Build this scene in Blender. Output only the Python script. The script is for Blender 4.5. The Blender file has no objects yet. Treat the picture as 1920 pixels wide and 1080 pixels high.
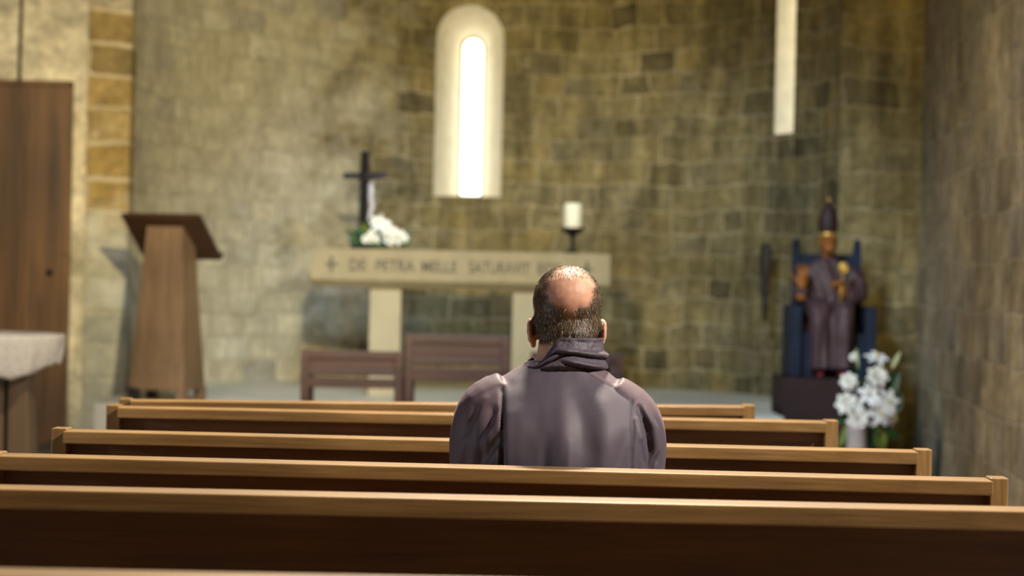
import bpy, bmesh, math, random
from mathutils import Vector, Matrix, noise
random.seed(7)
PI = math.pi
S = bpy.context.scene
C = S.collection

# ------------------------------------------------------------------ camera
cam_data = bpy.data.cameras.new('camera'); cam = bpy.data.objects.new('camera', cam_data); C.objects.link(cam)
cam_data.sensor_width = 36.0; cam_data.lens = 84.375
cam_data.clip_start = 0.1; cam_data.clip_end = 200
yaw, pitch, roll = 0.0123455, 0.0055075, 0.022
f = Vector((math.sin(yaw)*math.cos(pitch), math.cos(yaw)*math.cos(pitch), -math.sin(pitch)))
r = Vector((math.cos(yaw), -math.sin(yaw), 0)); u = r.cross(f)
r2 = r*math.cos(roll)+u*math.sin(roll); u2 = -r*math.sin(roll)+u*math.cos(roll)
m = Matrix((r2, u2, -f)).transposed().to_4x4(); m.translation = Vector((0, 0, 1.29))
cam.matrix_world = m
cam_data.dof.use_dof = True; cam_data.dof.focus_distance = 5.42; cam_data.dof.aperture_fstop = 3.6
S.camera = cam
# ------------------------------------------------------------------ view, world
S.view_settings.view_transform = 'Standard'; S.view_settings.look = 'None'
S.view_settings.exposure = 0.0; S.view_settings.gamma = 1.0; S.view_settings.use_curve_mapping = False
W = bpy.data.worlds.new('world'); S.world = W; W.use_nodes = True
W.node_tree.nodes['Background'].inputs[0].default_value = (1.0, .84, .58, 1)
W.node_tree.nodes['Background'].inputs[1].default_value = 0.015
# ------------------------------------------------------------------ lamps, daylight and added fill lights
def aim(o, to):
    o.rotation_euler = (Vector(to)-o.location).to_track_quat('-Z', 'Y').to_euler()
def area(name, loc, to, sx, sy, power, col):
    d = bpy.data.lights.new(name, 'AREA'); d.shape = 'RECTANGLE'; d.size = sx; d.size_y = sy; d.energy = power; d.color = col
    o = bpy.data.objects.new(name, d); C.objects.link(o); o.location = loc; aim(o, to); return o
def spot(name, loc, to, deg, blend, power, col, rad=.08):
    d = bpy.data.lights.new(name, 'SPOT'); d.spot_size = math.radians(deg); d.spot_blend = blend; d.energy = power; d.color = col; d.shadow_soft_size = rad
    o = bpy.data.objects.new(name, d); C.objects.link(o); o.location = loc; aim(o, to); return o
area('nave_window_left', (-7.0, 4.25, 1.62), (0, 5.2, .85), .3, .3, 100, (.85, .88, 1.0))
area('nave_lamp_right', (3.9, 3.7, 4.5), (.3, 5.4, .9), .3, .3, 560, (1.0, .87, .76))
area('rail_top_fill', (.5, 8.2, 5.0), (.1, 5.8, .8), .4, .4, 720, (1.0, .86, .68))  # added overhead light, brightens the rail tops without hitting the pew backs
spot('apse_lamp', (-.4, 8.6, 2.95), (-1.3, 18.6, 2.3), 42, .8, 2150, (1.0, .81, .40), .07)
spot('apse_lamp_right', (1.2, 8.8, 4.1), (2.5, 18.2, 2.4), 40, .8, 620, (1.0, .76, .24), .15)
spot('left_fill_spot', (-2.4, 7.6, 3.9), (-3.0, 15.5, 1.2), 40, .8, 540, (1.0, .87, .64), .3)  # added spot brightening the tablecloth, door, lectern and left pilaster
spot('right_fill_spot', (-2.2, 7.4, 4.6), (3.0, 13.8, .9), 34, .8, 1300, (1.0, .86, .64), .12)  # added spot brightening the right nave wall and the lilies
spot('cool_fill_spot', (-.3, 10.4, 4.6), (.7, 18.3, -.3), 50, .5, 1500, (.58, .79, 1.0), .5)  # added cool spot above the pews, stands in for daylight on the lower walls

# ------------------------------------------------------------------ node helpers
def mat(name):
    m = bpy.data.materials.new(name); m.use_nodes = True
    nt = m.node_tree; b = nt.nodes['Principled BSDF']
    return m, nt, b
def N(nt, t, **kw):
    n = nt.nodes.new(t)
    for k, v in kw.items():
        if k in n.inputs: n.inputs[k].default_value = v
        else: setattr(n, k, v)
    return n
def L(nt, a, b): nt.links.new(a, b)
def ramp(nt, fac, stops, interp='LINEAR'):
    n = nt.nodes.new('ShaderNodeValToRGB'); n.color_ramp.interpolation = interp
    e = n.color_ramp.elements
    while len(e) > 1: e.remove(e[-1])
    e[0].position = stops[0][0]; e[0].color = (*stops[0][1], 1)
    for p, c in stops[1:]:
        x = e.new(p); x.color = (*c, 1)
    L(nt, fac, n.inputs['Fac']); return n.outputs['Color']
def mixc(nt, fac, a, b, mode='MIX'):
    n = nt.nodes.new('ShaderNodeMix'); n.data_type = 'RGBA'; n.blend_type = mode
    for s, v in ((n.inputs['Factor'], fac), (n.inputs['A'], a), (n.inputs['B'], b)) if False else ((n.inputs[0], fac), (n.inputs[6], a), (n.inputs[7], b)):
        if hasattr(v, 'links'): L(nt, v, s)
        elif isinstance(v, tuple): s.default_value = (*v, 1)
        else: s.default_value = v
    return n.outputs[2]
def mth(nt, op, a, b=None, c=None, clamp=False):
    n = nt.nodes.new('ShaderNodeMath'); n.operation = op; n.use_clamp = clamp
    for i, v in enumerate((a, b, c)):
        if v is None: continue
        if hasattr(v, 'links'): L(nt, v, n.inputs[i])
        else: n.inputs[i].default_value = v
    return n.outputs[0]
def bump(nt, b, h, strength, dist):
    n = N(nt, 'ShaderNodeBump'); n.inputs['Strength'].default_value = strength; n.inputs['Distance'].default_value = dist
    L(nt, h, n.inputs['Height']); L(nt, n.outputs[0], b.inputs['Normal'])
def plain(name, col, rough=.6, var=.15, scale=12, metal=0, bmp=0.0, spec=.4):
    m, nt, b = mat(name)
    tc = N(nt, 'ShaderNodeTexCoord'); no = N(nt, 'ShaderNodeTexNoise', Scale=scale, Detail=4.0)
    L(nt, tc.outputs['Object'], no.inputs['Vector'])
    lo = tuple(c*(1-var) for c in col); hi = tuple(min(1, c*(1+var)) for c in col)
    L(nt, ramp(nt, no.outputs['Fac'], [(.3, lo), (.7, hi)]), b.inputs['Base Color'])
    b.inputs['Roughness'].default_value = rough; b.inputs['Metallic'].default_value = metal
    b.inputs['Specular IOR Level'].default_value = spec
    if bmp: bump(nt, b, no.outputs['Fac'], .6, bmp)
    return m
def wood(name, lo, hi, axis=0, rough=.4, scale=1.0, coat=0.0, blotch=.35, gstr=(.0006)):
    m, nt, b = mat(name)
    tc = N(nt, 'ShaderNodeTexCoord'); mp = N(nt, 'ShaderNodeMapping')
    sc = [22*scale]*3; sc[axis] = 1.1*scale; mp.inputs['Scale'].default_value = sc
    L(nt, tc.outputs['Object'], mp.inputs['Vector'])
    n1 = N(nt, 'ShaderNodeTexNoise', Scale=1.5, Detail=7.0, Roughness=.65, Distortion=.6); L(nt, mp.outputs[0], n1.inputs['Vector'])
    n2 = N(nt, 'ShaderNodeTexNoise', Scale=2.3*scale, Detail=3.0); L(nt, tc.outputs['Object'], n2.inputs['Vector'])
    n3 = N(nt, 'ShaderNodeTexNoise', Scale=6.0, Detail=4.0); L(nt, mp.outputs[0], n3.inputs['Vector'])
    c = ramp(nt, n1.outputs['Fac'], [(.28, lo), (.72, hi)])
    c = mixc(nt, mth(nt, 'MULTIPLY', ramp(nt, n3.outputs['Fac'], [(.5, (0, 0, 0)), (.75, (1, 1, 1))]), .35), c, tuple(x*.6 for x in lo))
    d = ramp(nt, n2.outputs['Fac'], [(.3, tuple([1-blotch]*3)), (.65, (1, 1, 1))])
    c = mixc(nt, 1.0, c, d, 'MULTIPLY')
    L(nt, c, b.inputs['Base Color']); b.inputs['Roughness'].default_value = rough
    b.inputs['Coat Weight'].default_value = coat; b.inputs['Coat Roughness'].default_value = .25
    bump(nt, b, n1.outputs['Fac'], .5, gstr); return m

def stone(name, bw, rh, palette, mortar, wash=None, bumpd=.02, streak=False, quoin=False, crack=False, coordsuv=True, msize=.014, warp=.05):
    """coursed rubble; UV in metres; wash = dict(x=(x_full,x_none) ...) remnants of limewash"""
    m, nt, b = mat(name)
    uv = N(nt, 'ShaderNodeUVMap'); geo = N(nt, 'ShaderNodeNewGeometry')
    nz = N(nt, 'ShaderNodeTexNoise', Scale=1.6, Detail=3.0); L(nt, uv.outputs[0], nz.inputs['Vector'])
    nzb = N(nt, 'ShaderNodeTexNoise', Scale=9.0, Detail=3.0); L(nt, uv.outputs[0], nzb.inputs['Vector'])
    def vm(op, a, bb):
        n = nt.nodes.new('ShaderNodeVectorMath'); n.operation = op
        for i, v in enumerate((a, bb)):
            if hasattr(v, 'links'): L(nt, v, n.inputs[i])
            elif op == 'SCALE' and i == 1: n.inputs[3].default_value = v
            else: n.inputs[i].default_value = v
        return n.outputs[0]
    d1 = vm('SCALE', vm('SUBTRACT', nz.outputs['Color'], (.5, .5, .5)), warp*2.4)
    d2 = vm('SCALE', vm('SUBTRACT', nzb.outputs['Color'], (.5, .5, .5)), warp*.8)
    vec = vm('ADD', vm('ADD', uv.outputs[0], d1), d2)
    def brick(v, w, h, off, freq):
        n = nt.nodes.new('ShaderNodeTexBrick'); n.offset = off; n.offset_frequency = freq; n.squash = .72; n.squash_frequency = 3
        n.inputs['Color1'].default_value = (0, 0, 0, 1); n.inputs['Color2'].default_value = (1, 1, 1, 1); n.inputs['Mortar'].default_value = (.5, .5, .5, 1)
        n.inputs['Scale'].default_value = 1; n.inputs['Brick Width'].default_value = w; n.inputs['Row Height'].default_value = h
        n.inputs['Mortar Size'].default_value = msize; n.inputs['Mortar Smooth'].default_value = .6
        L(nt, v, n.inputs['Vector']); return n
    br = brick(vec, bw, rh, .43, 2)
    col = ramp(nt, br.outputs['Color'], palette)
    big = N(nt, 'ShaderNodeTexNoise', Scale=.9, Detail=4.0, Roughness=.6); L(nt, uv.outputs[0], big.inputs['Vector'])
    fine = N(nt, 'ShaderNodeTexNoise', Scale=14.0, Detail=6.0, Roughness=.65); L(nt, uv.outputs[0], fine.inputs['Vector'])
    col = mixc(nt, 1.0, col, ramp(nt, big.outputs['Fac'], [(.3, (.66, .66, .66)), (.7, (1.22, 1.2, 1.12))]), 'MULTIPLY')
    col = mixc(nt, 1.0, col, ramp(nt, fine.outputs['Fac'], [(.3, (.70, .69, .66)), (.7, (1.25, 1.25, 1.25))]), 'MULTIPLY')
    med = N(nt, 'ShaderNodeTexNoise', Scale=5.0, Detail=5.0, Roughness=.6); L(nt, vec, med.inputs['Vector'])
    col = mixc(nt, 1.0, col, ramp(nt, med.outputs['Fac'], [(.32, (.68, .68, .68)), (.68, (1.25, 1.24, 1.2))]), 'MULTIPLY')
    # mortar, unevenly wide
    mo = mth(nt, 'MULTIPLY', br.outputs['Fac'], ramp(nt, big.outputs['Fac'], [(.35, (.25, .25, .25)), (.6, (.95, .95, .95))]))
    col = mixc(nt, mo, col, mortar)
    # smeared mortar blotches
    bl = N(nt, 'ShaderNodeTexNoise', Scale=3.6, Detail=5.0, Roughness=.6, Distortion=.5); L(nt, vec, bl.inputs['Vector'])
    col = mixc(nt, mth(nt, 'MULTIPLY', ramp(nt, bl.outputs['Fac'], [(.60, (0, 0, 0)), (.72, (1, 1, 1))]), .55), col, mortar)
    sep = N(nt, 'ShaderNodeSeparateXYZ'); L(nt, geo.outputs['Position'], sep.inputs[0])
    if streak:
        mp = N(nt, 'ShaderNodeMapping'); mp.inputs['Scale'].default_value = (17, 1.6, 1) if streak == 1 else (8, 1.3, 1); L(nt, uv.outputs[0], mp.inputs['Vector'])
        st = N(nt, 'ShaderNodeTexNoise', Scale=1.0, Detail=4.0); L(nt, mp.outputs[0], st.inputs['Vector'])
        col = mixc(nt, 1.0, col, ramp(nt, st.outputs['Fac'], [(.3, (.62, .6, .56)), (.68, (1.22, 1.22, 1.22))]), 'MULTIPLY')
    if wash:
        n = N(nt, 'ShaderNodeTexNoise', Scale=2.4, Detail=7.0, Roughness=.62); L(nt, vec, n.inputs['Vector'])
        g = nt.nodes.new('ShaderNodeMapRange'); L(nt, sep.outputs[wash.get('axis', 'X')], g.inputs['Value'])
        g.inputs['From Min'].default_value = wash['x'][0]; g.inputs['From Max'].default_value = wash['x'][1]
        g.inputs['To Min'].default_value = wash.get('hi', .42); g.inputs['To Max'].default_value = wash.get('lo', -.25)
        k = mth(nt, 'ADD', n.outputs['Fac'], g.outputs[0])
        k = ramp(nt, k, [(.48, (0, 0, 0)), (.74, (1, 1, 1))])
        k = mth(nt, 'MULTIPLY', k, wash.get('amt', .85))
        wc = ramp(nt, fine.outputs['Fac'], [(.3, tuple(c*.78 for c in wash['col'])), (.7, wash['col'])])
        wc = mixc(nt, 1.0, wc, ramp(nt, br.outputs['Color'], [(0, (.72, .73, .76)), (.35, (1.0, .98, .92)), (.7, (.9, .88, .82)), (1, (1.1, 1.1, 1.08))]), 'MULTIPLY')
        wc = mixc(nt, 1.0, wc, ramp(nt, med.outputs['Fac'], [(.35, (.80, .79, .76)), (.65, (1.12, 1.12, 1.12))]), 'MULTIPLY')
        col = mixc(nt, k, col, wc)
    L(nt, col, b.inputs['Base Color']); b.inputs['Roughness'].default_value = .92; b.inputs['Specular IOR Level'].default_value = .15
    h = mth(nt, 'ADD', mth(nt, 'MULTIPLY', br.outputs['Fac'], -1.0), mth(nt, 'MULTIPLY', fine.outputs['Fac'], .55))
    h = mth(nt, 'ADD', h, mth(nt, 'MULTIPLY', br.outputs['Color'] if False else bl.outputs['Fac'], .6))
    bump(nt, b, h, .8, bumpd)
    return m

M = {}
OL = [(0, (.14, .12, .075)), (.12, (.235, .195, .105)), (.5, (.295, .24, .125)), (.7, (.24, .21, .135)), (.88, (.34, .265, .125)), (1, (.19, .165, .11))]
M['apse'] = stone('apse_stone', .34, .185, OL, (.47, .40, .25), wash=dict(x=(-2.5, .3), col=(.70, .67, .56), hi=.52, lo=-.26, amt=.78), bumpd=.014, warp=.075, streak=2)
M['shoulder'] = stone('pier_stone', .42, .23, OL, (.42, .35, .21), bumpd=.014, streak=2, warp=.08)
M['pier'] = stone('quoin_stone', .9, .24, [(0, (.24, .19, .10)), (.4, (.42, .30, .12)), (.7, (.45, .38, .24)), (1, (.36, .33, .30))], (.60, .52, .38), wash=dict(axis='Z', x=(1.2, 2.2), col=(.64, .64, .58), hi=.40, lo=-.25, amt=.9), bumpd=.01, msize=.024, warp=.05)
M['plaster'] = stone('limewashed_plaster', .5, .3, [(0, (.62, .57, .46)), (1, (.72, .68, .58))], (.66, .62, .52), bumpd=.006, msize=.004)
M['nave'] = stone('nave_stone', .40, .285, [(0, (.26, .23, .18)), (.35, (.40, .34, .25)), (.65, (.46, .40, .31)), (1, (.33, .30, .27))], (.60, .53, .43), bumpd=.016, streak=True, msize=.010)
M['reveal'] = plain('window_reveal_plaster', (.86, .80, .68), .95, .08, 9, bmp=.004)
M['floor'] = plain('worn_stone_floor', (.22, .20, .17), .75, .22, 2.5, bmp=.003)
M['platform'] = plain('pale_presbytery_stone', (.62, .60, .52), .7, .14, 2.0, bmp=.003)
M['altar'] = plain('sandstone', (.33, .27, .165), .85, .10, 6, bmp=.003)
M['altarleg'] = plain('pale_limestone', (.40, .345, .235), .85, .07, 6, bmp=.003)
M['carved'] = plain('carved_dark_letters', (.12, .105, .08), .9, .2)
M['pew'] = wood('golden_pew_wood', (.15, .078, .020), (.37, .225, .082), 0, .42, coat=.12)
M['pewv'] = wood('golden_pew_wood_upright', (.15, .078, .020), (.37, .225, .082), 2, .42, coat=.12)
M['panel'] = wood('shaded_pew_panel', (.075, .026, .006), (.16, .066, .017), 0, .5, coat=.05)  # rail wood darkened, the shade below the rail put into its colour
M['door'] = wood('old_door_wood', (.060, .026, .007), (.29, .145, .050), 2, .5, .35, blotch=.6)
M['lectern'] = wood('lectern_oak', (.15, .088, .042), (.27, .165, .088), 2, .5, .7)
M['lecternboard'] = wood('lectern_board_walnut', (.045, .018, .008), (.09, .04, .018), 0, .5, .7)
M['chair'] = wood('dark_chair_wood', (.045, .016, .008), (.115, .046, .026), 0, .5, .7)
M['tablewood'] = wood('side_table_wood', (.10, .062, .03), (.19, .12, .06), 2, .6, .7)
M['iron'] = plain('black_iron', (.012, .012, .014), .5, .3, metal=.4)
M['blackwood'] = plain('black_wood', (.014, .012, .013), .55, .3)
M['blacktip'] = plain('grey_black_wood', (.04, .04, .05), .5, .3)
M['corpus'] = plain('pale_metal_figure', (.60, .58, .66), .35, .1)
M['wax'] = plain('ivory_wax', (.86, .82, .66), .5, .04)
M['petal'] = plain('white_petals', (.95, .94, .90), .6, .06, 20)
M['petalcool'] = plain('white_lily_petals', (.92, .93, .97), .6, .06, 20)
M['stamen'] = plain('yellow_stamens', (.60, .50, .08), .7)
M['bud'] = plain('green_white_bud', (.62, .66, .38), .6)
M['leaf'] = plain('dark_green_leaves', (.018, .06, .018), .5, .4, 30)
M['lining'] = plain('black_lining', (.012, .012, .016), .7)
M['winframe'] = plain('window_lead', (.22, .20, .12), .8)
M['leaf2'] = plain('olive_leaves', (.12, .15, .02), .5, .4, 30)
M['vase'] = plain('pale_vase', (.42, .36, .36), .5, .08)
M['cloth'] = plain('white_lace_cloth', (.92, .88, .82), .9, .12, 60, bmp=.004)
M['blue'] = plain('dark_blue_paint', (.002, .010, .032), .7, .4, 8)
M['plinth'] = plain('dark_maroon_plinth', (.024, .008, .009), .7, .2)
M['robe'] = plain('carved_purple_brown_robe', (.062, .034, .042), .55, .3, 9)
M['gold'] = plain('gilded_brass', (.62, .40, .10), .35, .15, metal=.6)
M['woodskin'] = plain('orange_brown_carved_skin', (.26, .095, .018), .45, .3, 20)
M['mitre'] = plain('dark_maroon_mitre', (.028, .010, .012), .6, .3)
M['redshoe'] = plain('dark_red_shoe', (.16, .015, .02), .5)
M['ornament'] = wood('dark_wall_carving', (.025, .014, .010), (.06, .035, .02), 2, .6)
M['trouser'] = plain('charcoal_trousers', (.03, .03, .035), .9)
M['shoe'] = plain('black_leather', (.012, .011, .011), .35)
M['eye'] = plain('eye_white', (.75, .72, .68), .2, .02)

def pane_mat(st):
    m, nt, b = mat('daylit_pane')
    tc = N(nt, 'ShaderNodeTexCoord'); no = N(nt, 'ShaderNodeTexNoise', Scale=5.0, Detail=3.0); L(nt, tc.outputs['Object'], no.inputs['Vector'])
    b.inputs['Base Color'].default_value = (.8, .8, .75, 1)
    L(nt, ramp(nt, no.outputs['Fac'], [(.3, (.92, 1, .78)), (.6, (1, 1, .95))]), b.inputs['Emission Color'])
    b.inputs['Emission Strength'].default_value = st
    return m
M['pane'] = pane_mat(3.7); M['pane2'] = pane_mat(12.0)
def jacket_mat():
    m, nt, b = mat('dark_jacket_fabric')
    tc = N(nt, 'ShaderNodeTexCoord'); mp = N(nt, 'ShaderNodeMapping'); mp.inputs['Scale'].default_value = (1, 1, .18)
    L(nt, tc.outputs['Object'], mp.inputs[0])
    no = N(nt, 'ShaderNodeTexNoise', Scale=420.0, Detail=2.0); L(nt, mp.outputs[0], no.inputs['Vector'])
    n2 = N(nt, 'ShaderNodeTexNoise', Scale=5.0, Detail=3.0); L(nt, tc.outputs['Object'], n2.inputs['Vector'])
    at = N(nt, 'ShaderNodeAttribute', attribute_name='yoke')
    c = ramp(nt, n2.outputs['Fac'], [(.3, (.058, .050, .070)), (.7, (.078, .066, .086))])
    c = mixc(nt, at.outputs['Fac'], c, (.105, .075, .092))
    at2 = N(nt, 'ShaderNodeAttribute', attribute_name='seam')
    c = mixc(nt, at2.outputs['Fac'], c, (.010, .011, .022))
    L(nt, c, b.inputs['Base Color']); b.inputs['Roughness'].default_value = .58; b.inputs['Specular IOR Level'].default_value = .35
    b.inputs['Sheen Weight'].default_value = .14; b.inputs['Sheen Roughness'].default_value = .4; b.inputs['Sheen Tint'].default_value = (.9, .8, .9, 1)
    bump(nt, b, no.outputs['Fac'], .35, .0006); return m
M['jacket'] = jacket_mat()
def skin_mat():
    m, nt, b = mat('skin')
    tc = N(nt, 'ShaderNodeTexCoord'); no = N(nt, 'ShaderNodeTexNoise', Scale=60.0, Detail=4.0); L(nt, tc.outputs['Object'], no.inputs['Vector'])
    c = ramp(nt, no.outputs['Fac'], [(.3, (.50, .27, .17)), (.7, (.62, .35, .24))])
    at = N(nt, 'ShaderNodeAttribute', attribute_name='scalp')
    c = mixc(nt, at.outputs['Fac'], c, (.085, .055, .035))
    L(nt, c, b.inputs['Base Color']); b.inputs['Roughness'].default_value = .6
    b.inputs['Subsurface Weight'].default_value = .25; b.inputs['Subsurface Radius'].default_value = (1, .3, .15); b.inputs['Subsurface Scale'].default_value = .012
    return m
M['skin'] = skin_mat()
def hair_mat():
    m, nt, b = mat('hair')
    at = N(nt, 'ShaderNodeAttribute', attribute_name='tone')
    L(nt, ramp(nt, at.outputs['Fac'], [(0, (.035, .022, .012)), (.55, (.10, .07, .04)), (.8, (.22, .17, .10)), (1, (.48, .42, .30))]), b.inputs['Base Color'])
    b.inputs['Roughness'].default_value = .45; return m
M['hair'] = hair_mat()

# ------------------------------------------------------------------ object helpers
def tag(o, label=None, cat=None, group=None, kind=None):
    if label: o['label'] = label
    if cat: o['category'] = cat
    if group: o['group'] = group
    if kind: o['kind'] = kind
    return o
def thing(name, label, cat, loc=(0, 0, 0), rz=0, group=None):
    o = bpy.data.objects.new(name, None); C.objects.link(o); o.empty_display_size = .1
    o.location = loc; o.rotation_euler = (0, 0, rz); return tag(o, label, cat, group)
def obj(name, bm, mt, parent=None, smooth=True, label=None):
    me = bpy.data.meshes.new(name)
    if isinstance(bm, bmesh.types.BMesh): bm.to_mesh(me); bm.free()
    else: me = bm
    for k in (mt if isinstance(mt, (list, tuple)) else [mt]):
        me.materials.append(k)
    if smooth:
        for p in me.polygons: p.use_smooth = True
    o = bpy.data.objects.new(name, me); C.objects.link(o)
    if parent: o.parent = parent
    if label: o['label'] = label
    return o
def autosmooth(o, ang=35):
    me = o.data
    bm = bmesh.new(); bm.from_mesh(me)
    for e in bm.edges:
        if len(e.link_faces) == 2 and e.calc_face_angle(0) > math.radians(ang): e.smooth = False
    bm.to_mesh(me); bm.free(); return o
def box(bm, x0, x1, y0, y1, z0, z1, bev=.003, mx=None, seg=2):
    r = bmesh.ops.create_cube(bm, size=1)
    vs = r['verts']
    for v in vs: v.co = Vector(((x0+x1)/2+v.co.x*(x1-x0), (y0+y1)/2+v.co.y*(y1-y0), (z0+z1)/2+v.co.z*(z1-z0)))
    if bev:
        es = list({e for v in vs for e in v.link_edges})
        rr = bmesh.ops.bevel(bm, geom=es, offset=bev, segments=seg, affect='EDGES', profile=.5)
        vs = list({v for fc in rr['faces'] for v in fc.verts} | {v for v in vs if v.is_valid})
    if mx is not None:
        for v in vs: v.co = mx @ v.co
    return vs
def prism(bm, pts, a, b, axis='x', bev=0.0):
    """closed 2-D outline extruded between a and b along an axis"""
    def P(p, t):
        return {'x': Vector((t, p[0], p[1])), 'y': Vector((p[0], t, p[1])), 'z': Vector((p[0], p[1], t))}[axis]
    A = [bm.verts.new(P(p, a)) for p in pts]; B = [bm.verts.new(P(p, b)) for p in pts]
    fs = [bm.faces.new(A), bm.faces.new(B[::-1])]
    n = len(pts)
    for i in range(n): fs.append(bm.faces.new((A[i], B[i], B[(i+1) % n], A[(i+1) % n])))
    bmesh.ops.recalc_face_normals(bm, faces=fs)
    if bev: bmesh.ops.bevel(bm, geom=list({e for fc in fs for e in fc.edges}), offset=bev, segments=2, affect='EDGES', profile=.5)
def lathe(bm, prof, n=24, cx=0, cy=0, sx=1, sy=1):
    rings = []
    for (rr, z) in prof:
        rings.append([bm.verts.new((cx+rr*sx*math.cos(2*PI*i/n), cy+rr*sy*math.sin(2*PI*i/n), z)) for i in range(n)])
    for a, b in zip(rings, rings[1:]):
        for i in range(n): bm.faces.new((a[i], a[(i+1) % n], b[(i+1) % n], b[i]))
    bm.faces.new(rings[0][::-1]); bm.faces.new(rings[-1])
def tube(bm, pts, rad, n=10, cap=True):
    """pts list of vectors; rad list of (ra, rb) or floats"""
    pts = [Vector(p) for p in pts]; rings = []
    up = None
    for i, p in enumerate(pts):
        t = (pts[min(i+1, len(pts)-1)]-pts[max(i-1, 0)]).normalized()
        if up is None: up = Vector((1, 0, 0)) if abs(t.x) < .9 else Vector((0, 1, 0))
        a = (up-t*up.dot(t)).normalized(); b = t.cross(a); up = a
        q = rad[i] if isinstance(rad, (list, tuple)) else rad
        ra, rb = q if isinstance(q, (list, tuple)) else (q, q)
        rings.append([bm.verts.new(p+a*ra*math.cos(2*PI*k/n)+b*rb*math.sin(2*PI*k/n)) for k in range(n)])
    for a, b in zip(rings, rings[1:]):
        for i in range(n): bm.faces.new((a[i], a[(i+1) % n], b[(i+1) % n], b[i]))
    if cap: bm.faces.new(rings[0][::-1]); bm.faces.new(rings[-1])
def smoothpath(pts, rad, k=4):
    """Catmull-Rom resample of points and radii"""
    P = [Vector(p) for p in pts]; R = [Vector(q) if isinstance(q, (list, tuple)) else Vector((q, q)) for q in rad]
    op, orr = [], []
    for i in range(len(P)-1):
        p0, p1, p2, p3 = P[max(i-1, 0)], P[i], P[i+1], P[min(i+2, len(P)-1)]
        for j in range(k):
            t = j/k
            op.append(.5*((2*p1)+(p2-p0)*t+(2*p0-5*p1+4*p2-p3)*t*t+(3*p1-p0-3*p2+p3)*t**3))
            q = R[i].lerp(R[i+1], t*t*(3-2*t)); orr.append((q.x, q.y))
    op.append(P[-1]); orr.append((R[-1].x, R[-1].y)); return op, orr
def stube(bm, pts, rad, n=14, k=4):
    a, b = smoothpath(pts, rad, k); tube(bm, a, b, n)
def ball(bm, c, rx, ry, rz, mx=None, n=16):
    r = bmesh.ops.create_uvsphere(bm, u_segments=n, v_segments=max(8, n//2), radius=1)
    for v in r['verts']:
        q = Vector((v.co.x*rx, v.co.y*ry, v.co.z*rz))
        if mx is not None: q = mx @ q
        v.co = q+Vector(c)
def rings_loft(bm, rings, n=32, ex=2.4):
    """rings: (cx, cy, cz, rx, ry[, tilt]) superellipse cross-sections"""
    R = []
    for q in rings:
        cx, cy, cz, rx, ry = q[:5]; tl = q[5] if len(q) > 5 else 0
        row = []
        for i in range(n):
            t = 2*PI*i/n; c, s = math.cos(t), math.sin(t)
            x = rx*math.copysign(abs(c)**(2/ex), c); y = ry*math.copysign(abs(s)**(2/ex), s)
            row.append(bm.verts.new((cx+x, cy+y, cz+y*tl)))
        R.append(row)
    for a, b in zip(R, R[1:]):
        for i in range(n): bm.faces.new((a[i], a[(i+1) % n], b[(i+1) % n], b[i]))
    bm.faces.new(R[0][::-1]); bm.faces.new(R[-1])
def rint(rings, k=5):
    out = []
    for i in range(len(rings)-1):
        p0, p1, p2, p3 = rings[max(i-1, 0)], rings[i], rings[i+1], rings[min(i+2, len(rings)-1)]
        for j in range(k):
            t = j/k; out.append(tuple(.5*((2*b)+(c-a)*t+(2*a-5*b+4*c-d)*t*t+(3*b-a-3*c+d)*t**3) for a, b, c, d in zip(p0, p1, p2, p3)))
    return out+[rings[-1]]
def fuse(bm, vox, smooth=6):
    """union of overlapping closed shells into one continuous surface"""
    me = bpy.data.meshes.new('fuse'); bm.to_mesh(me); bm.free()
    o = bpy.data.objects.new('fuse', me); C.objects.link(o)
    md = o.modifiers.new('r', 'REMESH'); md.mode = 'VOXEL'; md.voxel_size = vox; md.adaptivity = 0
    if smooth:
        ms = o.modifiers.new('s', 'SMOOTH'); ms.iterations = smooth; ms.factor = .5
    dg = bpy.context.evaluated_depsgraph_get(); dg.update()
    res = bpy.data.meshes.new_from_object(o.evaluated_get(dg))
    bpy.data.objects.remove(o); bpy.data.meshes.remove(me)
    return res
def grid_uv(name, verts_fn, nu, nv, uvf, mt, parent=None, smooth=True, kind='structure'):
    bm = bmesh.new(); uvl = bm.loops.layers.uv.new('UVMap')
    g = [[bm.verts.new(verts_fn(i/nu, j/nv)) for i in range(nu+1)] for j in range(nv+1)]
    for j in range(nv):
        for i in range(nu):
            fc = bm.faces.new((g[j][i], g[j][i+1], g[j+1][i+1], g[j+1][i]))
            for lp, (a, b) in zip(fc.loops, ((i, j), (i+1, j), (i+1, j+1), (i, j+1))): lp[uvl].uv = uvf(a/nu, b/nv)
    return bm
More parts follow.
